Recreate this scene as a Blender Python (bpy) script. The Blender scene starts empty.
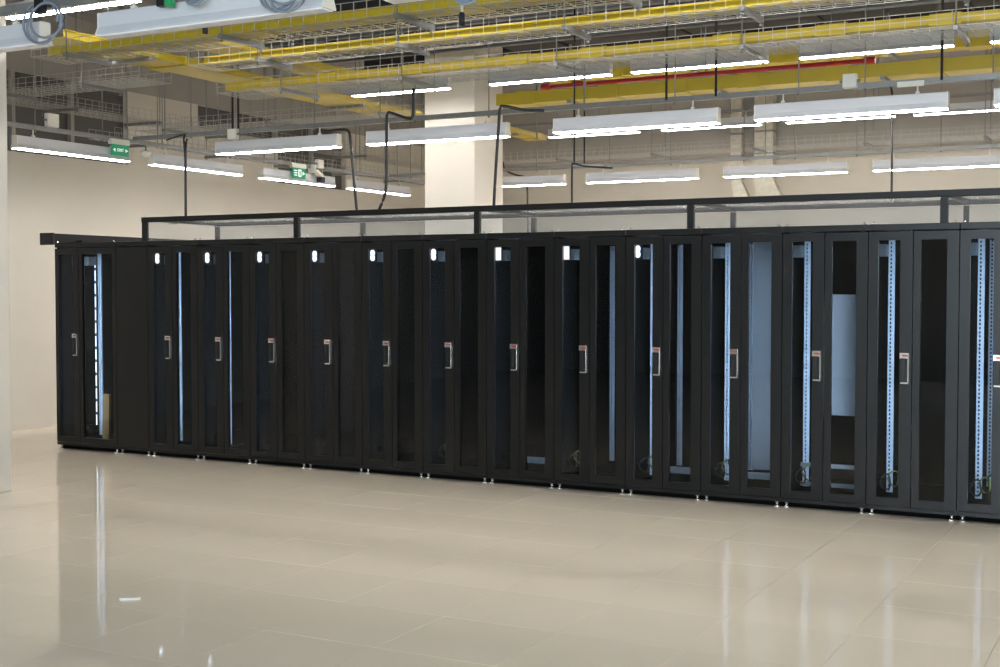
import bpy, bmesh, math, random
from mathutils import Vector, Matrix
random.seed(7)
S = bpy.context.scene
COL = S.collection
PI = math.pi

# ------------------------------------------------------------------ camera
YAW, PITCH = math.radians(27.905), math.radians(2.032)
cam_d = bpy.data.cameras.new('camera'); cam = bpy.data.objects.new('camera', cam_d); COL.objects.link(cam)
cam.location = (8.478, -8.981, 1.575)
fw = Vector((-math.sin(YAW)*math.cos(PITCH), math.cos(YAW)*math.cos(PITCH), -math.sin(PITCH)))
cam.rotation_euler = fw.to_track_quat('-Z', 'Y').to_euler()
cam_d.sensor_width = 36.0; cam_d.lens = 1274.6/1000*36.0; cam_d.clip_end = 200
S.camera = cam

# ------------------------------------------------------------------ world, light levels, exposure
W = bpy.data.worlds.new('world'); S.world = W; W.use_nodes = True
bg = W.node_tree.nodes['Background']
bg.inputs[0].default_value = (0.78, 0.89, 1.0, 1); bg.inputs[1].default_value = 16.0     # overcast daylight outside the windows
TUBE = 38.0          # ceiling tubes
RAIL_FILL = 7.0       # added fill bars hidden inside the cabinets (W)
S.view_settings.view_transform = 'Standard'; S.view_settings.look = 'None'
S.view_settings.gamma = 1.0; S.view_settings.use_curve_mapping = False
S.view_settings.exposure = 0.66

# windows behind the camera: portals that guide the daylight
WINX = [(6.0, 8.2), (8.5, 10.7), (11.0, 13.2)]; WZ = (0.9, 3.6); WY = -13.5
for a, b in WINX:
    l = bpy.data.lights.new('window_daylight', 'AREA'); l.shape = 'RECTANGLE'; l.size = b-a; l.size_y = WZ[1]-WZ[0]
    l.cycles.is_portal = True
    o = bpy.data.objects.new('window_daylight', l); COL.objects.link(o)
    o.location = ((a+b)/2, WY-.02, (WZ[0]+WZ[1])/2); o.rotation_euler = (PI/2, 0, 0)

# ------------------------------------------------------------------ materials
def lin(c):
    return tuple((v/255/12.92) if v/255 <= .04045 else ((v/255+.055)/1.055)**2.4 for v in c) + (1,)
MATS = {}
def mat(name, rgb, rough=.5, metal=0.0, noise=0.0, nscale=8.0, bump=0.0, bscale=60.0, spec=.5, coat=0.0, emit=None, estr=0.0):
    m = bpy.data.materials.new(name); m.use_nodes = True; nt = m.node_tree; b = nt.nodes['Principled BSDF']
    c = lin(rgb); b.inputs['Base Color'].default_value = c
    b.inputs['Roughness'].default_value = rough; b.inputs['Metallic'].default_value = metal
    b.inputs['Specular IOR Level'].default_value = spec; b.inputs['Coat Weight'].default_value = coat
    if noise or bump:
        tc = nt.nodes.new('ShaderNodeTexCoord')
    if noise:
        n = nt.nodes.new('ShaderNodeTexNoise'); n.inputs['Scale'].default_value = nscale; n.inputs['Detail'].default_value = 5
        nt.links.new(tc.outputs['Object'], n.inputs['Vector'])
        r = nt.nodes.new('ShaderNodeValToRGB')
        r.color_ramp.elements[0].position = .3; r.color_ramp.elements[1].position = .7
        r.color_ramp.elements[0].color = tuple(v*(1-noise) for v in c[:3])+(1,)
        r.color_ramp.elements[1].color = tuple(min(1, v*(1+noise)) for v in c[:3])+(1,)
        nt.links.new(n.outputs['Fac'], r.inputs['Fac']); nt.links.new(r.outputs['Color'], b.inputs['Base Color'])
    if bump:
        n2 = nt.nodes.new('ShaderNodeTexNoise'); n2.inputs['Scale'].default_value = bscale; n2.inputs['Detail'].default_value = 3
        nt.links.new(tc.outputs['Object'], n2.inputs['Vector'])
        bp = nt.nodes.new('ShaderNodeBump'); bp.inputs['Strength'].default_value = bump; bp.inputs['Distance'].default_value = .01
        nt.links.new(n2.outputs['Fac'], bp.inputs['Height']); nt.links.new(bp.outputs['Normal'], b.inputs['Normal'])
    if emit:
        b.inputs['Emission Color'].default_value = (*emit, 1); b.inputs['Emission Strength'].default_value = estr
    MATS[name] = m
    return m
def thin_mat(name, tint, clear, spec_rough, body=None, bodyw=0.0, refl=1.0):
    """flat sheet: tinted see-through plus fresnel gloss, optionally a hazy body"""
    m = bpy.data.materials.new(name); m.use_nodes = True; nt = m.node_tree
    for n in list(nt.nodes):
        if n.type != 'OUTPUT_MATERIAL': nt.nodes.remove(n)
    out = [n for n in nt.nodes if n.type == 'OUTPUT_MATERIAL'][0]
    tr = nt.nodes.new('ShaderNodeBsdfTransparent'); tr.inputs[0].default_value = (*tint, 1)
    gl = nt.nodes.new('ShaderNodeBsdfGlossy'); gl.inputs['Roughness'].default_value = spec_rough
    lw = nt.nodes.new('ShaderNodeLayerWeight'); lw.inputs['Blend'].default_value = .5           # Schlick reflectance, same from both sides
    pw = nt.nodes.new('ShaderNodeMath'); pw.operation = 'POWER'; pw.inputs[1].default_value = 5; nt.links.new(lw.outputs['Facing'], pw.inputs[0])
    fr = nt.nodes.new('ShaderNodeMath'); fr.operation = 'MULTIPLY_ADD'; fr.inputs[1].default_value = .965*refl; fr.inputs[2].default_value = .030*refl
    nt.links.new(pw.outputs[0], fr.inputs[0])
    mx = nt.nodes.new('ShaderNodeMixShader')
    base = tr
    if body:
        df = nt.nodes.new('ShaderNodeBsdfTranslucent'); df.inputs[0].default_value = (*body, 1)
        d2 = nt.nodes.new('ShaderNodeBsdfDiffuse'); d2.inputs[0].default_value = (*body, 1)
        mm = nt.nodes.new('ShaderNodeMixShader'); mm.inputs[0].default_value = .5
        nt.links.new(df.outputs[0], mm.inputs[1]); nt.links.new(d2.outputs[0], mm.inputs[2])
        m2 = nt.nodes.new('ShaderNodeMixShader'); m2.inputs[0].default_value = bodyw
        nt.links.new(tr.outputs[0], m2.inputs[1]); nt.links.new(mm.outputs[0], m2.inputs[2]); base = m2
    nt.links.new(fr.outputs[0], mx.inputs[0]); nt.links.new(base.outputs[0], mx.inputs[1]); nt.links.new(gl.outputs[0], mx.inputs[2])
    nt.links.new(mx.outputs[0], out.inputs['Surface'])
    MATS[name] = m
    return m

mat('wall', (209, 204, 194), .75, noise=.03, nscale=1.2, bump=.03, bscale=90)
mat('column', (216, 210, 200), .7, noise=.02, nscale=2, bump=.02, bscale=90)
mat('ceiling', (140, 138, 141), .85, noise=.06, nscale=1.5, bump=.05, bscale=20)
mat('tile', (240, 228, 207), .035, spec=.20, noise=.02, nscale=1.1)
mat('joint', (150, 138, 120), .8)
mat('clerestory', (86, 84, 82), .45, noise=.05, nscale=3)
mat('grey_paint', (158, 155, 149), .7, noise=.04, nscale=2)
mat('black_paint', (22, 22, 23), .36, spec=.36, noise=.06, nscale=12, bump=.01, bscale=400)
mat('black_inside', (6, 6, 7), .85, spec=.1)
mat('black_plastic', (20, 20, 22), .45)
mat('black_frame', (13, 13, 15), .45, spec=.35, noise=.05, nscale=9)
mat('dark_duct', (44, 43, 45), .7, noise=.1, nscale=3)
mat('zinc', (205, 212, 220), .4, metal=.15, noise=.05, nscale=30)
mat('zinc_panel', (118, 118, 120), .5, metal=.1, noise=.03, nscale=6)
mat('galvanised', (138, 139, 139), .45, metal=.45, noise=.08, nscale=25)
mat('wire', (176, 174, 168), .45, metal=.4)
mat('chrome', (225, 222, 218), .18, metal=.9)
mat('red_mark', (190, 60, 60), .4)
mat('yellow', (184, 162, 34), .42, noise=.03, nscale=5)
mat('white_paint', (200, 201, 206), .4, noise=.01, nscale=4)
mat('white_plastic', (225, 222, 212), .45, noise=.02, nscale=6)
mat('diffuser_off', (238, 238, 242), .35)
mat('tube_lit', (255, 255, 255), .4, emit=(1.0, .962, .925), estr=TUBE)
mat('lamp_lit', (255, 255, 255), .4, emit=(.93, .95, 1.0), estr=2.3)
mat('segment_lit', (255, 255, 255), .4, emit=(.85, .92, 1.0), estr=2.2)
mat('red_pipe', (168, 34, 34), .45, noise=.05)
mat('green_sign', (12, 116, 76), .4, emit=(.01, .26, .13), estr=.3)
mat('white_sign', (240, 245, 240), .4, emit=(.9, 1.0, .95), estr=.35)
mat('grey_cable', (128, 136, 150), .45)
mat('black_cable', (22, 22, 24), .5)
mat('cardboard', (150, 112, 66), .8, noise=.12, nscale=10)
mat('green_yellow_cable', (105, 108, 44), .5)
mat('silver_duct', (196, 192, 178), .5, metal=.25, noise=.12, nscale=14, bump=.3, bscale=25)
mat('green_plastic', (40, 150, 90), .45)
thin_mat('cabinet_glass', (.62, .66, .70), 1, .02)
thin_mat('polycarbonate', (.90, .91, .92), 1, .05, body=(.80, .80, .80), bodyw=.07, refl=.6)
thin_mat('roof_sheet', (.93, .94, .94), 1, .10, body=(.80, .80, .80), bodyw=.12, refl=.2)
thin_mat('window_glass', (.95, .97, .97), 1, .0)

# ------------------------------------------------------------------ geometry helpers
class MB:
    def __init__(self): self.v = []; self.f = []; self.sm = []
    def add(self, vs, fs, smooth=False):
        n = len(self.v); self.v += [tuple(p) for p in vs]
        for f in fs: self.f.append([i+n for i in f]); self.sm.append(smooth)
        return self
    def box(self, x0, x1, y0, y1, z0, z1):
        return self.add([(x0,y0,z0),(x1,y0,z0),(x1,y1,z0),(x0,y1,z0),(x0,y0,z1),(x1,y0,z1),(x1,y1,z1),(x0,y1,z1)],
                        [(0,3,2,1),(4,5,6,7),(0,1,5,4),(1,2,6,5),(2,3,7,6),(3,0,4,7)])
    def prism(self, poly, a, b, axis='X'):
        """poly of (p,q): axis X -> (y,z), Y -> (x,z), Z -> (x,y); extruded a..b"""
        def P(p, q, t): return {'X': (t,p,q), 'Y': (p,t,q), 'Z': (p,q,t)}[axis]
        n = len(poly); vs = [P(p,q,a) for p,q in poly]+[P(p,q,b) for p,q in poly]
        fs = [(i,(i+1)%n,(i+1)%n+n,i+n) for i in range(n)]+[tuple(reversed(range(n))), tuple(range(n,2*n))]
        return self.add(vs, fs)
    def tube(self, pts, r, n=8, smooth=True, cap=True):
        pts = [Vector(p) for p in pts]; rings = []
        for i, p in enumerate(pts):
            t = (pts[min(i+1,len(pts)-1)]-pts[max(i-1,0)]).normalized()
            up = Vector((0,0,1)) if abs(t.z) < .9 else Vector((1,0,0))
            a = t.cross(up).normalized(); b = a.cross(t)
            rings.append([p+a*(r*math.cos(2*PI*k/n))+b*(r*math.sin(2*PI*k/n)) for k in range(n)])
        vs = [q for rg in rings for q in rg]; fs = []
        for i in range(len(rings)-1):
            for k in range(n):
                fs.append((i*n+k, i*n+(k+1)%n, (i+1)*n+(k+1)%n, (i+1)*n+k))
        self.add(vs, fs, smooth)
        if cap:
            m = len(self.v)-len(vs)
            self.f.append([m+k for k in reversed(range(n))]); self.sm.append(False)
            self.f.append([m+(len(rings)-1)*n+k for k in range(n)]); self.sm.append(False)
        return self
    def lathe(self, prof, cx, cy, n=12):
        vs = []; fs = []
        for r, z in prof:
            for k in range(n): vs.append((cx+r*math.cos(2*PI*k/n), cy+r*math.sin(2*PI*k/n), z))
        for i in range(len(prof)-1):
            for k in range(n): fs.append((i*n+k, i*n+(k+1)%n, (i+1)*n+(k+1)%n, (i+1)*n+k))
        fs.append(tuple(reversed(range(n)))); fs.append(tuple((len(prof)-1)*n+k for k in range(n)))
        return self.add(vs, fs, True)
    def build(self, name, m, parent=None, bevel=0.0, loc=None):
        me = bpy.data.meshes.new(name); me.from_pydata(self.v, [], self.f)
        for p, s in zip(me.polygons, self.sm): p.use_smooth = s
        me.materials.append(MATS[m]); me.update()
        o = bpy.data.objects.new(name, me); COL.objects.link(o)
        bmm = bmesh.new(); bmm.from_mesh(me); bmesh.ops.recalc_face_normals(bmm, faces=bmm.faces); bmm.to_mesh(me); bmm.free()
        if bevel:
            b = o.modifiers.new('bevel', 'BEVEL'); b.width = bevel; b.segments = 2; b.limit_method = 'ANGLE'
        if parent: o.parent = parent
        if loc: o.location = loc
        return o
def bx(name, m, x0, x1, y0, y1, z0, z1, parent=None, bevel=0.0):
    return MB().box(x0,x1,y0,y1,z0,z1).build(name, m, parent, bevel)
def empty(name, loc=(0,0,0)):
    o = bpy.data.objects.new(name, None); o.empty_display_size = .1; o.location = loc; COL.objects.link(o); return o
def tag(o, label=None, cat=None, group=None, kind=None):
    if label: o['label'] = label
    if cat: o['category'] = cat
    if group: o['group'] = group
    if kind: o['kind'] = kind
    return o
def copy_tree(o, parent=None):
    c = o.copy(); COL.objects.link(c); c.parent = parent
    for ch in list(o.children): copy_tree(ch, c)
    return c
def text_mesh(name, s, size, m, parent, loc, rot):
    cu = bpy.data.curves.new(name, 'FONT'); cu.body = s; cu.size = size; cu.extrude = .0015; cu.align_x = 'CENTER'; cu.align_y = 'CENTER'
    t = bpy.data.objects.new(name, cu); me = bpy.data.meshes.new_from_object(t); bpy.data.objects.remove(t)
    me.materials.append(MATS[m]); o = bpy.data.objects.new(name, me); COL.objects.link(o)
    o.parent = parent; o.location = loc; o.rotation_euler = rot
    return o
ORD = ['first','second','third','fourth','fifth','sixth','seventh','eighth','ninth','tenth','eleventh','twelfth','thirteenth','fourteenth']

# ------------------------------------------------------------------ room shell
XL, XR, YB, YF, HC = -2.83, 13.5, 10.6, -13.5, 4.7
def struct(o, label, cat=None): return tag(o, label, cat, kind='structure')

fl = bx('floor', 'joint', XL-.2, XR+.2, YF-.2, YB+.2, -.20, -.003)
struct(fl, 'glossy beige raised floor of large square tiles')
def project(x, y, z):
    d = Vector((x,y,z))-cam.location; r = Vector((math.cos(YAW), math.sin(YAW), 0)); u = r.cross(fw); zz = d.dot(fw)
    if zz < .3: return None
    return 500+1274.6*d.dot(r)/zz, 333.5-1274.6*d.dot(u)/zz
def tile_mesh():
    h = .2992; b = .0006
    vs = [(-h,-h,-.02),(h,-h,-.02),(h,h,-.02),(-h,h,-.02),(-h,-h,-b),(h,-h,-b),(h,h,-b),(-h,h,-b),(-h+b,-h+b,0),(h-b,-h+b,0),(h-b,h-b,0),(-h+b,h-b,0)]
    fs = [(8,9,10,11)]+[(i,(i+1)%4,(i+1)%4+4,i+4) for i in range(4)]+[(i+4,(i+1)%4+4,(i+1)%4+8,i+8) for i in range(4)]
    return vs, fs
tv, tf = tile_mesh(); tme = None; rest = MB(); nt_ = 0
ix0 = math.floor((XL)/.6); ix1 = math.ceil(XR/.6); iy0 = math.floor((YF+.14)/.6); iy1 = math.ceil((YB+.14)/.6)
for iy in range(iy0, iy1):
    for ix in range(ix0, ix1):
        cx, cy = (ix+.5)*.6, -.14+(iy+.5)*.6
        x0, x1 = max(cx-.2992, XL), min(cx+.2992, XR); y0, y1 = max(cy-.2992, YF), min(cy+.2992, YB)
        if x1-x0 < .02 or y1-y0 < .02: continue
        pp = [project(a, b, 0) for a in (x0, x1) for b in (y0, y1)]
        vis = all(pp) and any(-5 < p[0] < 1005 and -5 < p[1] < 675 for p in pp) and (cy < .3 or (cx < -1.0 and cy < 10))
        full = x0 == cx-.2992 and x1 == cx+.2992 and y0 == cy-.2992 and y1 == cy+.2992
        if vis and full and nt_ < 300:
            if tme is None:
                o = MB().add(tv, tf).build('floor_tile', 'tile', fl); tme = o.data
            else:
                o = bpy.data.objects.new('floor_tile', tme); COL.objects.link(o); o.parent = fl
            o.location = (cx, cy, 0); nt_ += 1
            o.rotation_euler = (random.gauss(0, .0006), random.gauss(0, .0006), 0)
        else:
            rest.box(x0, x1, y0, y1, -.02, 0)
ro = rest.build('floor_tiles', 'tile', fl); ro['kind'] = 'stuff'

ceil = bx('ceiling', 'ceiling', XL-.2, XR+.2, YF-.2, YB+.2, HC, HC+.2); struct(ceil, 'grey concrete ceiling soffit above the trays')
wl = MB()
wl.box(XL-.25, XL, YF, YB, 0, 3.08)
struct(bx('trim_2', 'grey_paint', XL-.25, XL+.002, YF, YB, 3.97, HC), 'grey painted band along the top of the left wall')
PAN = [(-.75,.10),(.10,.95),(1.0,1.80),(1.85,2.69),(3.95,4.75),(4.80,5.60),(5.65,6.45),(6.50,7.3)]
wl.box(XL-.25, XL, YF, -.75, 3.08, 3.97); wl.box(XL-.25, XL, 2.69, 3.95, 3.08, 3.97); wl.box(XL-.25, XL, 7.3, YB, 3.08, 3.97); wl.box(XL-.25, XL, 3.95, 5.62, 3.08, 3.66)
w = wl.build('wall_left', 'wall'); struct(w, 'beige painted side wall with dark panels high up')
for a, b in PAN:
    bx('panel', 'clerestory', XL-.20, XL-.08, a-.0, b, 3.66 if 3.9 < a < 5 else 3.08, 3.97, w)
for a in (.10, .975, 1.825, 4.775, 5.625, 6.475):
    bx('mullion', 'grey_paint', XL-.09, XL-.02, a-.025, a+.025, 3.66 if 3.9 < a < 5.6 else 3.08, 3.97, w)
struct(bx('wall_back', 'wall', XL-.25, XR+.2, YB, YB+.2, 0, HC), 'cream painted far wall behind the cabinets')
struct(bx('trim_1', 'grey_paint', XL, XR, 9.95, YB, 3.62, HC), 'grey bulkhead along the top of the far wall')
struct(bx('wall_right', 'wall', XR, XR+.2, YF, YB, 0, HC), 'beige painted wall to the right of the camera')
wf = MB(); wf.box(XL-.25, XR+.2, YF-.2, YF, 0, WZ[0]); wf.box(XL-.25, XR+.2, YF-.2, YF, WZ[1], HC)
ed = [XL-.25]+[e for ab in WINX for e in ab]+[XR+.2]
for i in range(0, len(ed), 2): wf.box(ed[i], ed[i+1], YF-.2, YF, WZ[0], WZ[1])
struct(wf.build('wall_front', 'wall'), 'beige painted wall with windows behind the camera')
for i, (a, b) in enumerate(WINX):
    fr = MB(); t = .06
    for x in (a, (a+b)/2-t/2, b-t): fr.box(x, x+t, YF-.15, YF-.08, WZ[0], WZ[1])
    for z in (WZ[0], WZ[1]-t, 1.9): fr.box(a, b, YF-.15, YF-.08, z, z+t)
    wo = fr.build('window_%d' % (i+1), 'white_paint'); struct(wo, 'white framed window behind the camera')
    bx('pane', 'window_glass', a, b, YF-.118, YF-.112, WZ[0], WZ[1], wo)

def column(label, x0, x1, y0, y1):
    o = bx('column', 'column', x0, x1, y0, y1, 0, HC, None, .012); tag(o, label, 'column', kind='structure'); return o
column('square cream column rising behind the middle of the cabinet row', .50, 1.187, 4.15, 4.865)
column('pale column at the left edge of the picture', -.1, .515, -2.66, -2.04)

# ------------------------------------------------------------------ server cabinets
CW, CH, CD = .6, 2.016, 1.07
def door_leaf(parent, x0, x1, wx0, wx1, handle, z0=.075, z1=1.962, wz0=.13, wz1=1.905, hx=None):
    g = .003; m = MB(); y0, y1 = 0.0, .03
    x0 += g; x1 -= g
    m.box(x0, wx0, y0, y1, z0, z1); m.box(wx1, x1, y0, y1, z0, z1)
    m.box(wx0, wx1, y0, y1, z0, wz0); m.box(wx0, wx1, y0, y1, wz1, z1)
    d = m.build('door', 'black_paint', parent)
    bx('glass_pane', 'cabinet_glass', wx0, wx1, .018, .022, wz0, wz1, d)
    if handle:
        hx = hx if hx is not None else (wx1+x1)/2
        base = MB().prism([(hx-.024,.93),(hx+.024,.93),(hx+.024,1.135),(hx-.024,1.135)], -.012, 0, 'Y')
        base.prism([(hx-.016,.955),(hx+.010,.955),(hx+.010,1.095),(hx-.016,1.095)], -.030, -.012, 'Y')
        base.build('handle', 'black_plastic', d, .002)
        c = MB(); c.box(hx-.030, hx+.030, -.020, 0, 1.095, 1.135); c.box(hx+.022, hx+.030, -.018, 0, .925, 1.10); c.box(hx-.024, hx+.030, -.018, 0, .922, .934)
        c.build('handle_trim', 'chrome', d, .0015)
        bx('handle_badge', 'red_mark', hx-.012, hx+.026, -.0215, -.0195, 1.110, 1.121, d)
    return d
def rail(parent, x, y, w=.045, z0=.12, z1=1.93):
    m = MB()
    m.box(x, x+.012, y, y+.003, z0, z1); m.box(x+.012+.011, x+w, y, y+.003, z0, z1)     # punched flange: two webs and bars between the holes
    n = 64; st = (z1-z0)/n
    for i in range(n): m.box(x+.012, x+.023, y, y+.003, z0+i*st, z0+i*st+st*.45)
    m.box(x, x+.003, y+.003, y+.055, z0, z1)
    return m.build('mounting_rail', 'zinc', parent)
def foot(parent, x, y):
    MB().lathe([(.027,0),(.027,.009),(.016,.016),(.009,.018),(.009,.036),(.015,.036),(.015,.05)], x, y, 10).build('levelling_foot', 'chrome', parent)
def cabinet_shell(c, w):
    e = .0015
    bx('side_panel', 'black_inside', e, .018, .03, CD, .06, CH-.045, c)
    bx('side_panel', 'black_inside', w-.018, w-e, .03, CD, .06, CH-.045, c)
    bx('roof', 'black_paint', e, w-e, .0, CD, CH-.045, CH, c, .003)
    bx('rear_door', 'black_inside', .018, w-.018, CD-.03, CD, .06, CH-.045, c)
    bx('plinth', 'black_paint', e, w-e, .004, .066, .044, .072, c); bx('kick_plate', 'black_inside', e, w-e, .066, CD, .004, .072, c)
    bx('bottom_plate', 'black_inside', .018, w-.018, .04, CD-.03, .072, .085, c)
    for x in (.035, w-.035):
        foot(c, x, .035)
    for x in (.03, w-.03):
        MB().lathe([(.008,CH),(.008,CH+.006),(.005,CH+.007),(.005,CH+.016)], x, .0105, 8).build('roof_bolt', 'chrome', c)
def cabinet_inside(c, w, rx=.075):
    for y in (.32, .93):
        rail(c, rx, y)
        r2 = rail(c, rx, y); r2.scale.x = -1; r2.location.x = w
    for z in (1.80, .17):
        bx('rail_bracket', 'galvanised' if z > 1 else 'black_inside', .02, rx+.004, .20, .30, z, z+(.085 if z > 1 else .05), c); bx('side_brace', 'black_inside', .02, .034, .30, .98, z+.01, z+.06, c)
        bx('side_brace', 'black_inside', w-.034, w-.02, .20, .98, z+.01, z+.06, c)
def rail_fill_bar(c, x, y, rot, power):
    """added vertical fill bar, hidden behind the door frame, to light the mounting rails"""
    bx('rail_fill_bar', 'white_plastic', x-.006, x+.006, y-.008, y, .2, 1.85, c)  # unseen housing for the added glow that brightens the rails
    l = bpy.data.lights.new('rail_fill_glow', 'AREA'); l.shape = 'RECTANGLE'; l.size = .012; l.size_y = 1.6; l.energy = power; l.color = (.62, .81, 1.0)
    o = bpy.data.objects.new('rail_fill_glow', l); COL.objects.link(o); o.parent = c; o.location = (x, y+.004, 1.02); o.rotation_euler = (PI/2, 0, rot)
def cabinet_lamp(c, shape):
    m = MB()
    def disc(cx, cz, rx, rz, n=16):
        m.prism([(cx+rx*math.cos(2*PI*k/n), cz+rz*math.sin(2*PI*k/n)) for k in range(n)], .045, .055, 'Y')
    x = .076
    if shape == 'round':
        disc(x, 1.873, .020, .026); disc(x, 1.832, .020, .026)
    else:
        m.box(x-.026, x+.026, .045, .055, 1.80, 1.90)
    h = bx('lamp_housing', 'black_plastic', x-.03, x+.03, .056, .075, 1.79, 1.905, c)
    m.build('lamp', 'lamp_lit', h)

CABS = []
def make_cabinet():
    c = empty('server_cabinet')
    cabinet_shell(c, CW)
    door_leaf(c, 0, .300, .068, .216, True, hx=.250)
    door_leaf(c, .300, .600, .350, .520, False)
    cabinet_inside(c, CW)
    rail_fill_bar(c, .290, .055, PI/4, RAIL_FILL)
    return c
proto = make_cabinet()
CLAB = {0: 'black glass-door server cabinet next to the plain filler panel', 8: 'black server cabinet, ninth from the plain panel, lamp and broad bright rail inside',
        9: 'black server cabinet with a tall pale plate behind its right door', 10: 'black server cabinet with a short grey plate behind its right door glass',
        11: 'black server cabinet, second from the right edge, perforated rail in left window', 12: 'black server cabinet cut off by the right edge of the photo'}
for k in range(13):
    c = proto if k == 0 else copy_tree(proto)
    c.location = (CW*k, 0, 0)
    tag(c, CLAB.get(k, 'black glass-door server cabinet, %s from the plain filler panel' % ORD[k]), 'cabinet', 'black server cabinets standing in one row')
    CABS.append(c)
for k in range(13):
    if k < 9: cabinet_lamp(CABS[k], 'square' if k in (6, 7) else 'round')
bx('blanking_plate', 'zinc_panel', .255, .43, .44, .445, .20, 1.92, CABS[9])
bx('blanking_plate', 'zinc_panel', .275, .455, .300, .304, .655, 1.53, CABS[10])
for z in (.265, .125): bx('cross_bar', 'galvanised', .06, .54, .31, .33, z, z+.03, CABS[10])
for k in (6, 8, 9):
    bx('cross_bar', 'galvanised', .06, .54, .36, .38, .14, .19, CABS[k])
def loose_cable(c, pts, r, m): MB().tube(pts, r, 6).build('cable', m, c)
for k in (5, 7, 8, 9, 10, 11, 12):
    rr = random.Random(k)
    for q in range(3):
        x0 = .10+.05*q+rr.uniform(-.01, .02); pts = []
        for t in range(12):
            a = t/11*2*PI
            pts.append((x0+.035*math.sin(a), .16+.03*math.cos(a*2+q), .16+.05*q*.5+.055*(1-math.cos(a))))
        loose_cable(CABS[k], pts, .006, 'black_cable' if q != 1 else 'green_yellow_cable')

# wider cabinet at the left end
c = empty('network_cabinet', (-1.2, 0, 0)); w = .8
tag(c, 'wider black cabinet at the left end with a broad glass door', 'cabinet')
cabinet_shell(c, w)
door_leaf(c, 0, .318, .050, .240, True, hx=.268)
door_leaf(c, .318, .80, .362, .752, False)
cabinet_inside(c, w, .245)
lb = bx('light_strip', 'black_plastic', .221, .241, .300, .312, .15, 1.90, c)
for i in range(13):
    z = .22+i*.13; bx('lit_segment', 'segment_lit', .226, .237, .297, .301, z, z+.10, lb)
rail_fill_bar(c, .335, .055, PI/4, RAIL_FILL)
o = MB().prism([(-.90,.087),(-.81,.087),(-.80,.53),(-.885,.535)], .30, .33, 'Y').build('cardboard_strip', 'cardboard'); tag(o, 'brown cardboard strip standing inside the left end cabinet', 'cardboard')

# plain filler unit
c = empty('filler_panel', (-.4, 0, 0)); tag(c, 'plain black filler panel between wide end cabinet and glass-door cabinets', 'panel')
bx('face_panel', 'black_paint', .003, .397, 0, .03, .075, 1.962, c)
bx('top_rail', 'black_paint', .0015, .3985, 0, CD, CH-.045, CH, c, .003)
bx('plinth', 'black_paint', .0015, .3985, .004, .066, .044, .072, c); bx('kick_plate', 'black_inside', .0015, .3985, .066, CD, .004, .072, c)
for x in (.035, .365): foot(c, x, .035)
for x in (.0015, .3825): bx('side_panel', 'black_paint', x, x+.016, .03, CD, .06, CH-.045, c)

# ------------------------------------------------------------------ containment frame over the row
t = empty('containment_frame', (0, 0, CH)); tag(t, 'black framed clear containment box along the top of the cabinet row', 'frame')
PX = [-.043, 1.711, 3.506, 5.307, 7.095, 8.885]
zb, zt = .174, .221
def fpart(name, m, x0, x1, y0, y1, z0, z1, bev=0): return bx(name, m, x0, x1, y0, y1, z0, z1, t, bev)
X1 = PX[-1]+.02
fpart('top_beam', 'black_frame', PX[0]-.03, X1, 0, .045, zb, zt, .003)
fpart('rear_beam', 'black_frame', PX[0]-.03, X1, 1.02, 1.06, zb+.005, zt, .003)
for i, x in enumerate(PX):
    fpart('post', 'black_frame', x-.025, x+.025, .002, .042, 0, zb, .002)
    fpart('post', 'black_frame', x-.02, x+.02, 1.022, 1.058, 0, zb, .002)
    fpart('cross_beam', 'black_frame', x-.02, x+.02, .045, 1.02, zt-.035, zt-.002)
for i in range(5):
    a, b = PX[i]+.025, PX[i+1]-.025
    fpart('clear_panel', 'polycarbonate', a, b, .020, .024, .002, zb)
    fpart('clear_panel', 'polycarbonate', a, b, 1.038, 1.042, .002, zb)
    for q in range(3):
        x0 = PX[i]+.02+q*.5975; fpart('roof_panel', 'roof_sheet', x0+.005, x0+.585, .046, 1.02, zt-.012, zt-.008)
        m = MB().tube([(x0+.24,.06,zb+.03),(x0+.24,.06,zb-.012),(x0+.25,.06,zb-.018),(x0+.34,.06,zb-.018),(x0+.35,.06,zb-.012),(x0+.35,.06,zb+.03)], .004, 6)
        m.build('panel_clip', 'galvanised', t)

# sliding door rail at the pod end
t = empty('door_rail', (-1.31, 0, 2.0)); tag(t, 'black overhead rail sticking out past the left end cabinet', 'rail')
bx('housing', 'black_frame', -.085, .085, .02, 2.4, .008, .112, t, .004)
bx('end_cap', 'black_plastic', -.09, .09, 0, .022, .0, .118, t, .003)
bx('bracket', 'black_frame', .085, .17, .30, .36, .018, .05, t); bx('bracket', 'black_frame', .085, .17, .95, 1.01, .018, .05, t)

# ------------------------------------------------------------------ luminaires
FL = 1.44
def make_light(lit):
    r = empty('batten_light'); L = FL/2
    prof = [(-.031,.130),(-.035,.126),(-.035,.056),(-.050,.022),(-.050,.012),(.050,.012),(.050,.022),(.035,.056),(.035,.126),(.031,.130)]
    MB().prism(prof, -L+.008, L-.008, 'X').build('reflector_body', 'white_paint', r)
    big = [(p*1.04, q+(.001 if q > .1 else -.001)) for p, q in prof]
    for s in (-1, 1):
        a, b = (s*L-s*.008, s*L) if s > 0 else (s*L, s*L-s*.008)
        MB().prism(big, a, b, 'X').build('end_cap', 'white_plastic', r)
    MB().prism([(-.045,.012),(-.043,.007),(-.036,.005),(.036,.005),(.043,.007),(.045,.012)], -L+.012, L-.012, 'X').build('tube_diffuser', 'tube_lit' if lit else 'diffuser_off', r)
    for x in (-.5, .5):
        m = MB(); m.box(x-.014, x+.014, -.012, .012, .130, .150); m.box(x-.005, x+.005, -.004, .004, .150, .20); m.build('hanger_clip', 'white_plastic', r)
    return r
P_ON = make_light(True); P_OFF = make_light(False); used = set()
LIGHTS = {}
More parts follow.
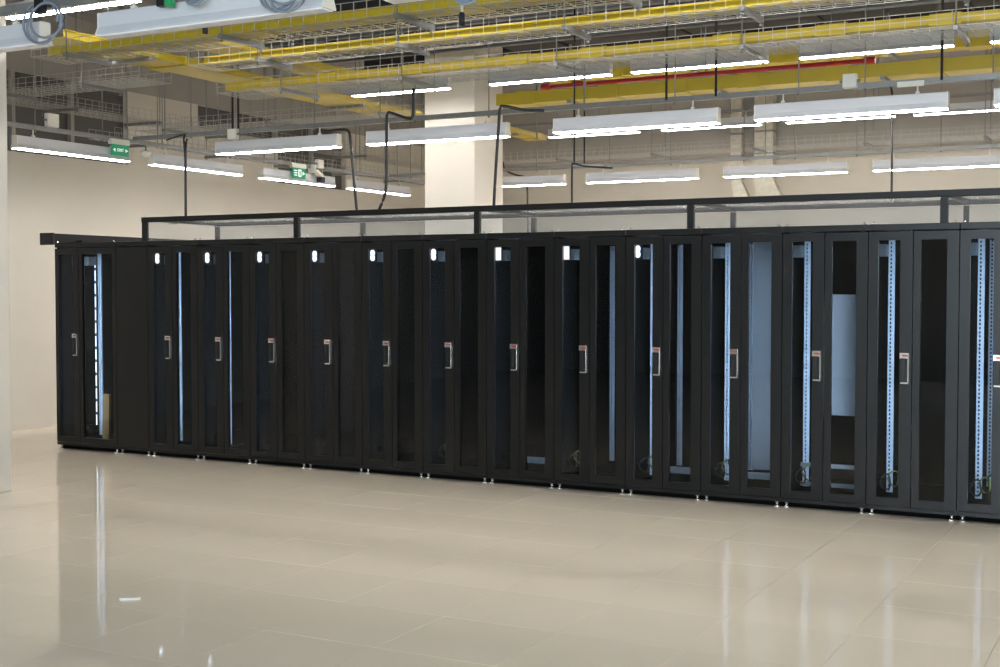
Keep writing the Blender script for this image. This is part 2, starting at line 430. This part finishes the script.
def put_light(x, y, z, rot, lit, label, group):
    p = P_ON if lit else P_OFF
    if p.name in used: o = copy_tree(p)
    else: o = p; used.add(p.name)
    o.location = (x, y, z); o.rotation_euler = (0, 0, rot); tag(o, label, 'light', group); return o
for i, x in enumerate([1.665, 3.52, 5.28]):
    put_light(x+FL/2, -4.04, 2.87, 0, False, ['unlit white batten light cut off at the upper left corner', 'large unlit white batten light near the top left with grey cable coils', 'unlit white batten light just peeping in at the top edge'][i], 'unlit batten lights nearest the camera')
for i, x in enumerate([.19, 1.95, 3.83, 5.56, 7.31]):
    put_light(x+FL/2, .78, 2.87, 0, True, 'lit white batten light, %s from left in the row hanging above the cabinet fronts' % ORD[i], 'batten lights over the cabinets')
for i, x in enumerate([.26, 2.0, 3.76, 5.48, 7.2]):
    put_light(x+FL/2, 5.56, 2.87, 0, True, 'lit batten light, %s from left in the low far row before the cream wall' % ORD[i], 'low batten lights in the far row')
for i, x in enumerate([-.18, 1.78, 3.45, 5.2, 6.95]):
    put_light(x+FL/2, 3.44, 3.8, 0, True, 'lit batten light mounted high below the ducts, %s from left' % ORD[i], 'high batten lights below the ducts')
for i, x in enumerate([-.12, 1.65, 3.4, 5.15, 6.9]):
    put_light(x+FL/2, -1.47, 3.8, 0, True, 'lit batten light glimpsed high in the upper left corner behind the unlit lights' if i == 0 else 'lit batten light above the picture in front of the cabinets, %s from left' % ORD[i], 'high batten lights before the cabinets')
for i, x in enumerate([.22, 2.0, 3.78, 5.45, 7.2]):
    put_light(x+FL/2, 8.17, 3.8, 0, True, 'thin lit batten light high up near the far wall, %s from left' % ORD[i], 'high batten lights near the far wall')
for i, y in enumerate([-.62, 1.16, 2.98, 4.78]):
    put_light(-1.03, y+FL/2, 2.86, PI/2, True, 'lit batten light running along the left wall, %s from the near end' % ORD[i], 'batten lights along the left wall')

# ------------------------------------------------------------------ support channels with rods
def channel(label, p0, p1, rods, axis='X', w=.041, h=.041, top=HC):
    t = empty('support_channel', (p0[0], p0[1], p0[2])); tag(t, label, 'channel', 'galvanised support channels under the ceiling')
    L = (p1[0]-p0[0]) if axis == 'X' else (p1[1]-p0[1])
    m = MB(); a = w/2
    prof = [(-a,0),(a,0),(a,h),(a*.45,h),(a*.45,h-.006),(a-.004,h-.006),(a-.004,.004),(-a+.004,.004),(-a+.004,h-.006),(-a*.45,h-.006),(-a*.45,h),(-a,h)]
    m.prism(prof, 0, L, axis); m.build('channel_bar', 'galvanised', t)
    for r in rods:
        x, y = (r-p0[0], 0) if axis == 'X' else (0, r-p0[1])
        MB().tube([(x,y,-.02),(x,y,top-p0[2])], .0055, 6).build('hanger_rod', 'galvanised', t)
        MB().lathe([(.012,-.012),(.012,0)], x, y, 6).build('nut', 'galvanised', t)
    return t
channel('galvanised channel carrying the lights above the cabinet fronts', (-.9,.78,3.07), (11,.78,3.07), [.2,.6,1.35,2.45,3.2,4.1,4.9,5.9,6.4,7.3,8.2])
channel('galvanised channel carrying the low far row of lights', (-.9,5.56,3.07), (11,5.56,3.07), [-.4,1.3,2.3,3.1,4.0,4.6,5.3,6.2,7.1], top=4.42)
channel('galvanised channel carrying the high lights below the ducts', (-1.2,3.44,4.0), (11,3.44,4.0), [.5,2.4,4.2,6.0], top=4.42)
channel('galvanised channel carrying the high thin lights near the far wall', (-1.2,8.17,4.0), (11,8.17,4.0), [1,3,5,7])
channel('galvanised channel running along the left wall above its lights', (-1.0,-1.2,3.06), (-1.0,7.5,3.06), [-.4,.45,1.3,2.4,3.0,3.9,4.9,5.9], 'Y')
channel('galvanised channel carrying the high lights in front of the cabinets', (-1.2,-1.47,4.0), (10,-1.47,4.0), [0,2,4,6])
channel('galvanised channel above the unlit lights nearest the camera', (0,-4.04,3.07), (9,-4.04,3.07), [1.9,3.3,5.1,6.9])

# ------------------------------------------------------------------ wire basket trays
def basket(label, a, b, c0, c1, z, h=.105, axis='X', stations=(), rodtop=HC, cut=.1):
    """runs a..b along axis, spans c0..c1 across"""
    t = empty('wire_basket_tray', ((a+b)/2, (c0+c1)/2, z) if axis == 'X' else ((c0+c1)/2, (a+b)/2, z))
    tag(t, label, 'cable tray', 'wire basket trays under the ceiling')
    ox, oy, oz = t.location
    m = MB(); r = .0019
    def P(u, v, ww): return (u-ox, v-oy, ww-oz) if axis == 'X' else (v-ox, u-oy, ww-oz)
    def seg(p, q):
        x0, x1 = sorted((p[0], q[0])); y0, y1 = sorted((p[1], q[1])); z0, z1 = sorted((p[2], q[2]))
        m.box(x0-r, x1+r, y0-r, y1+r, z0-r, z1+r)
    n = max(2, int(round((c1-c0)/.05)))
    for i in range(n+1):
        v = c0+(c1-c0)*i/n; seg(P(a, v, z), P(b, v, z))
    for v in (c0, c1):
        for q in (.5, 1.0): seg(P(a, v, z+h*q), P(b, v, z+h*q))
    u = a
    while u <= b+1e-6:
        seg(P(u, c0, z), P(u, c1, z)); seg(P(u, c0, z), P(u, c0, z+h)); seg(P(u, c1, z), P(u, c1, z+h)); u += cut
    m.build('wire_mesh', 'wire', t)
    for s in stations:
        x0, y0, _ = P(s-.015, c0-.055, z); x1, y1, _ = P(s+.015, c1+.055, z)
        bx('cross_support', 'galvanised', min(x0,x1), max(x0,x1), min(y0,y1), max(y0,y1), -.036, -.006, t)
        for v in (c0-.035, c1+.035):
            p = P(s, v, z-.06); q = P(s, v, rodtop); MB().tube([p, q], .0055, 6).build('hanger_rod', 'galvanised', t)
            MB().lathe([(.013,p[2]),(.013,p[2]+.012)], p[0], p[1], 6).build('nut', 'galvanised', t)
    return t
basket('wire basket tray with yellow trough, nearest the camera at the top', .9, 9.0, -2.15, -1.80, 3.30, stations=(1.3, 2.75, 4.15, 5.6, 7.0))
basket('wire basket tray with yellow trough, second from the camera', 1.7, 10.0, -1.33, -1.02, 3.30, stations=(2.4, 3.64, 4.92, 6.12, 7.36))
basket('wire basket tray with yellow trough right above the cabinet fronts', .95, 11.0, -.12, .33, 3.30, stations=(1.68, 2.90, 4.29, 5.74, 7.18, 8.6))
basket('wire basket tray without trough behind the cabinet lights', -1.75, 1.8, 1.70, 2.05, 3.32, stations=(-1.3, .1, 1.5))
basket('wire basket tray in the far row near the cream wall', 0.0, 11.0, 6.0, 6.4, 3.26, stations=(1.4, 2.7, 4.0, 5.3, 6.6))
basket('wire basket tray running along the left wall beside dark panels', -1.0, 9.0, -2.35, -1.90, 3.50, axis='Y', stations=(-.2, .95, 2.2, 3.6, 5.0, 6.4))
basket('wire basket tray running inwards beside the exit signs', 1.0, 9.0, -1.75, -1.38, 3.16, axis='Y', stations=(1.6, 2.9, 4.2, 5.5, 6.8))
basket('short wire basket tray high at left below the yellow trough', -1.75, .45, -.55, -.15, 3.42, stations=(-1.3, -.2))

# ------------------------------------------------------------------ yellow cable troughs
def trough(label, a, b, c0, c1, z, h, axis='X', caps=(), brackets=()):
    t = empty('cable_trough', ((a+b)/2, (c0+c1)/2, z) if axis == 'X' else ((c0+c1)/2, (a+b)/2, z))
    tag(t, label, 'cable trough', 'yellow cable troughs under the ceiling')
    w = (c1-c0)/2; th = .006
    prof = [(-w,0),(w,0),(w,h),(w+.012,h),(w+.012,h+.008),(w-th,h+.008),(w-th,th),(-w+th,th),(-w+th,h+.008),(-w-.012,h+.008),(-w-.012,h),(-w,h)]
    L = (b-a)/2
    MB().prism(prof, -L, L, axis).build('trough_body', 'yellow', t)
    for s in caps:
        u = s-(a+b)/2; pr = [(-w-.016,-.010),(w+.016,-.010),(w+.016,h+.014),(w-.02,h+.024),(-w+.02,h+.024),(-w-.016,h+.014)]
        MB().prism(pr, u-.10, u+.10, axis).build('joint_cover', 'yellow', t)
    for s in brackets:
        u = s-(a+b)/2
        if axis == 'X': bx('hanger_bracket', 'galvanised', u-.02, u+.02, -w-.03, w+.03, -.030, -.001, t)
        else: bx('hanger_bracket', 'galvanised', -w-.03, w+.03, u-.02, u+.02, -.030, -.001, t)
    return t
trough('yellow trough in the wire tray nearest the camera', 1.0, 9.0, -2.08, -1.92, 3.310, .055, caps=(2.9, 4.6, 6.2), brackets=())
trough('yellow trough in the second wire tray from the camera', 1.8, 10.0, -1.27, -1.13, 3.308, .045)
trough('bright yellow trough in the wire tray above the cabinet fronts', 1.0, 11.0, -.07, .06, 3.330, .052, caps=(2.1, 2.95, 3.9, 4.55, 5.6, 6.35, 7.1, 7.9))
trough('long deep yellow trough behind the lights above the cabinets', 2.38, 11.0, 2.45, 2.75, 3.42, .105, caps=(2.7, 3.6, 4.3, 5.0, 5.8, 6.6, 7.4, 8.2), brackets=(3.2, 4.7, 6.2, 7.7))
trough('yellow trough highest up, seen between the high lights', 2.3, 11.0, 3.80, 4.00, 3.86, .13, caps=(3.1, 5.0, 6.8), brackets=(4.0, 6.0))
trough('wide yellow trough running inwards left of the column', -1.85, 3.4, .52, .92, 3.50, .05, 'Y', caps=(-.4, 1.2, 3.3), brackets=(-.9, .6, 2.2))
trough('yellow trough running inwards right beside the wide one', -1.85, .75, 1.48, 1.80, 3.50, .05, 'Y', caps=(-.6, .65), brackets=(-.2,))
trough('short far yellow trough running inwards right of the column', 5.0, 6.8, .62, .84, 3.60, .06, 'Y', caps=(5.2, 6.6), brackets=(5.9,))

# ------------------------------------------------------------------ ducts, pipes and conduits
def duct(label, x0, x1, y0, y1, z0, z1, m='dark_duct', flange=1.5):
    t = empty('air_duct', (x0, (y0+y1)/2, z0)); tag(t, label, 'duct', 'dark ducts under the ceiling')
    bx('duct_body', m, 0, x1-x0, -(y1-y0)/2, (y1-y0)/2, 0, z1-z0, t)
    u = flange*.5
    while u < x1-x0:
        f = MB(); a = (y1-y0)/2+.02
        f.box(u-.015, u+.015, -a, a, -.02, z1-z0-.01); f.build('flange', m, t); u += flange
    return t
duct('dark duct under the ceiling in front of the cream column', -.90, 11, 2.25, 4.08, 4.42, 4.68)
duct('dark duct under the ceiling behind the cream column', -.90, 11, 4.95, 5.7, 4.42, 4.68)
duct('dark duct under the ceiling to the right of the cream column', 1.35, 11, 4.13, 4.90, 4.44, 4.68)
def conduit(label, pts, r, m, cat='pipe', name='conduit', grp='pipes under the ceiling'):
    o = MB().tube(pts, r, 8).build(name, m); tag(o, label, cat, grp); return o
rp = empty('sprinkler_pipe', (2.75, 2.85, 3.635)); tag(rp, 'red sprinkler pipe running above the deep yellow trough', 'pipe')
MB().tube([(0,0,0),(3.25,0,0)], .021, 10).build('pipe_run', 'red_pipe', rp)
for x in (0.0, 3.25): MB().tube([(x-.05,0,0),(x+.05,0,0)], .034, 10).build('coupling', 'red_pipe', rp)
for x in (.4, 1.7, 2.9): MB().tube([(x,0,.02),(x,0,.785)], .005, 6).build('hanger_rod', 'galvanised', rp)
MB().tube([(.45,-.02,0),(.5,-.15,-.01),(.42,-.28,-.02)], .014, 8).build('branch', 'red_pipe', rp)
rp = empty('sprinkler_pipe', (1.3, -.75, 3.72)); tag(rp, 'short red pipe between the yellow troughs at upper left', 'pipe')
MB().tube([(-.05,-.55,.0),(.35,.0,0),(.95,.1,0)], .016, 8).build('pipe_run', 'red_pipe', rp); MB().tube([(.95,.1,0),(1.0,.1,.05),(1.0,.1,.9)], .016, 8).build('riser', 'red_pipe', rp)
for i, (y, z, r, l) in enumerate([(3.30,4.30,.030,'thick grey conduit under the front dark duct'),(3.66,4.28,.020,'thin grey conduit between the dark ducts'),(4.62,4.28,.035,'thick grey conduit under the rear dark duct'),(5.15,4.34,.018,'thin grey conduit under the rear dark duct'),(2.55,4.30,.022,'thin grey conduit at the near edge of the front dark duct')]):
    x0 = 1.6 if 4.1 < y < 4.9 else -.8
    g = empty('conduit_run', (x0, y, z)); tag(g, l, 'conduit', 'grey conduits under the ceiling')
    MB().tube([(0,0,0),(11-x0,0,0)], r, 8).build('conduit', 'galvanised', g)
    u = .6
    while u < 11-x0: bx('saddle', 'galvanised', u-.015, u+.015, -.006, .006, 0, 4.418-z, g); u += 1.8
# vertical ducts on the far wall
for x, w_, d_, l, z0 in ((2.60, .17, .14, 'narrow silver duct dropping down the far wall', 2.93), (3.02, .29, .18, 'broad pale duct dropping down the far wall', 2.95)):
    g = empty('wall_duct', (x, 9.7, z0)); tag(g, l, 'duct', 'pale ducts on the far wall')
    MB().prism([(-w_/2,.25),(w_/2,.25),(w_/2,1.5),(-w_/2,1.5)], 0, d_, 'Y').build('duct_body', 'silver_duct', g)
    MB().prism([(-w_/2,.25),(w_/2,.25),(w_/2+.12,0),(-w_/2+.06,0)], .0, d_, 'Y').build('duct_boot', 'silver_duct', g)
    for z in (.28, .62, .95): bx('band', 'galvanised', -w_/2-.006, w_/2+.006, -.006, d_+.004, z, z+.03, g)

# ------------------------------------------------------------------ hanging cables
def cable(label, pts, r=.010, m='black_cable', grp='black cables dropping to the containment frame'):
    P = [Vector(p) for p in pts]; out = []
    for i in range(len(P)-1):
        p0 = P[max(i-1,0)]; p1 = P[i]; p2 = P[i+1]; p3 = P[min(i+2,len(P)-1)]
        for s in range(5):
            u = s/5; out.append(.5*((2*p1)+(p2-p0)*u+(2*p0-5*p1+4*p2-p3)*u*u+(3*p1-p0-3*p2+p3)*u**3))
    out.append(P[-1])
    o = MB().tube(out, r, 8).build('hanging_cable', m); tag(o, label, 'cable', grp); return o
ZT = CH+.221
cable('forked black cable at far left rising from the frame, thicker strand', [(.205,.30,ZT),(.205,.30,2.5),(.21,.30,2.9),(.23,.30,2.98)], .012)
cable('forked black cable at far left rising from the frame, bent strand', [(.19,.31,ZT),(.19,.31,2.8),(.17,.32,2.98),(.10,.4,3.04),(-.3,.6,3.03)], .009)
cable('slanting black cable left of the column', [(2.15,.30,ZT),(2.12,.30,2.5),(2.085,.30,2.85),(2.06,.30,2.95),(1.95,.32,2.97),(1.80,.36,2.97)], .012)
cable('black cable looping up and over left of the column', [(2.37,.30,ZT),(2.43,.30,2.36),(2.455,.30,2.5),(2.46,.30,3.0),(2.475,.30,3.08),(2.53,.30,3.07),(2.68,.30,3.02),(2.725,.30,3.05),(2.73,.30,3.27)], .013)
cable('black cable crossing in front of the column', [(3.505,.30,ZT),(3.52,.30,2.5),(3.55,.30,2.9),(3.565,.30,3.05),(3.60,.32,3.065),(3.75,.36,3.03),(3.92,.40,3.02)], .013)
cable('short black cable just right of the column', [(.96,6.0,2.0),(.955,6.0,2.69),(.945,6.0,2.93),(.955,6.0,3.02),(.77,6.0,3.07),(.62,6.0,3.14),(.58,6.02,3.25)], .012)
cable('thin black cable bent at the top, centre right', [(4.213,.30,ZT),(4.213,.30,2.53),(4.225,.30,2.57),(4.32,.30,2.545),(4.56,.30,2.52)], .009)
cable('straight thin black cable at right', [(6.56,1.0,ZT),(6.56,1.0,2.5),(6.555,1.0,2.8),(6.56,.98,3.05),(6.56,.82,3.10)], .009)
def brod(label, x, y, z0, z1, r=.011):
    o = MB().tube([(x,y,z0),(x,y,z1)], r, 8).build('black_rod', 'black_plastic'); tag(o, label, 'rod', 'black rods hanging from the ceiling')
brod('black rod hanging at left above the junction box, left one', .36, .80, 3.12, HC); brod('black rod hanging at left above the junction box, right one', .43, .80, 3.12, HC)
brod('black rod passing the yellow troughs left of centre', 3.82, 1.2, 2.65, HC, .008)
brod('short black rod beside the bent black cable', 3.916, 1.2, 2.66, HC, .007)
brod('black rod passing the yellow troughs right of centre', 5.35, .45, 3.04, HC, .010)
brod('black rod passing the yellow troughs near the right edge', 7.00, .45, 3.04, HC, .010)
brod('black rod dropping through the gap between high lights', 4.95, .45, 3.04, HC, .010)

for x, z, l in ((3.31, 3.10, 'white rod with dark tip hanging below the large unlit light'), (5.08, 2.98, 'white rod with dark tip hanging at the top edge right of the column')):
    g = empty('hanger_rod', (x, -3.0, z)); tag(g, l, 'rod', 'white rods hanging at the top edge')
    MB().tube([(0,0,.05),(0,0,HC-z)], .008, 8).build('rod', 'white_plastic', g); MB().lathe([(.016,0),(.018,.02),(.018,.06),(.012,.07)], 0, 0, 8).build('tip', 'black_plastic', g)

# grey cable coils on the unlit lights
def coil(label, cx, cy, cz, R, n=3, tilt=0.0):
    pts = []; rr = random.Random(label)
    for i in range(n*20+1):
        a = i/20*2*PI; k = i/20; q = R*(1+.10*math.sin(k*2.1))
        pts.append((cx+q*math.cos(a)+.03*k-.03, cy-.012*k+.01*math.sin(a), cz+q*.85*math.sin(a)+.015*math.sin(k*3)))
    o = MB().tube(pts, .007, 6).build('cable_coil', 'grey_cable'); tag(o, label, 'cable', 'coiled grey cables on the unlit lights')
coil('coil of grey cable hanging at the end of the corner light', 3.21, -4.14, 2.965, .125, 3)
coil('coil of grey cable hanging over the large unlit light', 4.75, -4.14, 2.955, .095, 4)
coil('small loop of grey cable over the large unlit light', 4.235, -4.14, 3.01, .06, 2)
coil('loop of grey cable under the light at the top edge', 5.75, -4.14, 2.865, .07, 2)
o = empty('connector_plug', (3.17, -4.13, 3.11)); tag(o, 'black plug hanging above the gap between the unlit lights', 'plug')
bx('plug_body', 'black_plastic', -.03, .03, -.02, .02, -.09, .06, o, .004); bx('plug_key', 'yellow', -.035, -.028, -.015, .015, -.06, .06, o); MB().tube([(0,0,.06),(0,0,.5)], .006, 6).build('lead', 'black_cable', o)
o = empty('connector_plug', (4.05, -4.13, 3.00)); tag(o, 'plug with a green cap on top of the large unlit light', 'plug')
bx('plug_body', 'black_plastic', -.06, -.005, -.02, .02, -.03, .03, o, .004); bx('green_cap', 'green_plastic', -.005, .03, -.022, .022, -.035, .035, o, .004); MB().tube([(-.05,0,.03),(-.05,0,.4)], .006, 6).build('lead', 'black_cable', o)

# ------------------------------------------------------------------ exit signs, sensors, junction boxes
def exit_sign(label, x, y, z, wd, ht, kind):
    t = empty('exit_sign', (x, y, z)); tag(t, label, 'exit sign', 'green exit signs')
    bx('housing', 'white_plastic', -.045, .0, -wd/2-.012, wd/2+.012, ht/2, ht/2+.055, t, .004)
    bx('sign_plate', 'green_sign', -.018, -.004, -wd/2, wd/2, -ht/2, ht/2, t, .001)
    bx('drop_rod', 'galvanised', -.03, -.018, -.006, .006, ht/2+.055, ht/2+.12, t)
    def arrow(cy, d, s=.018):
        m = MB().prism([(cy-d*s*.8,-s),(cy+d*s,0),(cy-d*s*.8,s)] if d > 0 else [(cy-d*s*.8,s),(cy+d*s,0),(cy-d*s*.8,-s)], -.004, -.002, 'X'); m.build('arrow_mark', 'white_sign', t)
    if kind == 1:
        arrow(-wd*.36, -1); arrow(wd*.36, 1)
        text_mesh('exit_lettering', 'EXIT', .044, 'white_sign', t, (-.003, 0, 0), (PI/2, 0, PI/2))
    else:
        m = MB()
        for q in (-.028, 0, .028): m.box(-.004, -.002, -wd*.40, -wd*.16, q-.006, q+.006)
        m.build('stripe_mark', 'white_sign', t)
        m = MB(); a, b, hh = -wd*.06, wd*.16, ht*.36
        m.box(-.004,-.002,a,b,-hh,hh); m.build('door_mark', 'white_sign', t)
        bx('door_gap', 'green_sign', -.0025, -.0015, a+.016, b-.016, -hh+.016, hh-.016, t)
        arrow(wd*.33, 1, .024)
exit_sign('green exit sign with arrows on the light nearest the left edge', -.95, .645, 2.966, .235, .112, 1)
exit_sign('green exit sign with a door pictogram left of the cables', -.95, 3.617, 2.972, .26, .125, 2)
# far exit sign on the side of the column
t = empty('exit_sign', (1.187, 4.665, 2.49)); tag(t, 'green exit sign on the column seen through the clear panel', 'exit sign', 'green exit signs')
bx('housing', 'white_plastic', 0, .012, -.145, .145, -.06, .06, t, .003); bx('sign_plate', 'green_sign', .012, .018, -.135, .135, -.05, .05, t, .001)
text_mesh('exit_lettering', 'EXIT', .06, 'white_sign', t, (.0185, 0, 0), (PI/2, 0, PI/2))
def jbox(label, x, y, z, s, rz=0):
    t = empty('junction_box', (x, y, z)); tag(t, label, 'junction box', 'white junction boxes'); t.rotation_euler.z = rz
    bx('box_body', 'white_plastic', -s/2, s/2, -.025, .03, -s/2, s/2, t, .006); bx('box_lid', 'white_plastic', -s*.46, s*.46, -.034, -.025, -s*.46, s*.46, t, .003)
    for q in (-1, 1): MB().tube([(q*s*.5,0,0),(q*(s*.5+.025),0,0)], .012, 8).build('gland', 'galvanised', t)
jbox('white junction box on the channel above the right cabinets', 6.30, .735, 3.125, .105)
jbox('white junction box below the pair of black rods', .42, .735, 3.06, .10)
jbox('white junction box by the wall light at the left edge', -1.0, -.20, 3.17, .13, PI/2)
jbox('white junction box near the door-pictogram exit sign', -.97, 4.05, 3.12, .11, PI/2)
o = bx('label_plate', 'white_plastic', 6.64, 6.83, .745, .757, 3.055, 3.095, None, .001); tag(o, 'small white label plate on the channel at upper right', 'label plate')
t = empty('smoke_detector', (-.98, 1.03, 2.98)); tag(t, 'small white dome detector between two wall lights', 'detector')
MB().lathe([(.012,-.045),(.035,-.04),(.05,-.02),(.055,0),(.055,.012)], 0, 0, 16).build('dome', 'white_plastic', t); MB().tube([(0,0,.012),(0,0,.08)], .008, 6).build('stem', 'galvanised', t)
t = empty('security_camera', (-.93, 3.98, 2.935)); tag(t, 'small security camera with black lens below the wall lights', 'camera')
MB().prism([(-.10,.07),(.04,.02),(.06,.05),(-.06,.11)], -.03, .03, 'X').build('housing', 'white_plastic', t, .004)
bx('lens_hood', 'black_plastic', -.035, .035, .0, .09, -.05, .02, t, .006); bx('bracket', 'white_plastic', -.09, .012, -.10, -.07, .06, .165, t)
# scrap on the floor
t = MB().prism([(-.045,-.012),(.04,-.004),(.055,.010),(.01,.006),(-.005,.02),(-.012,.004),(-.05,.0)], 0.0005, .012, 'Z').build('paper_scrap', 'white_plastic')
t.location = (3.83, -4.21, 0); t.rotation_euler.z = .5; tag(t, 'small white scrap lying on the glossy floor', 'scrap')
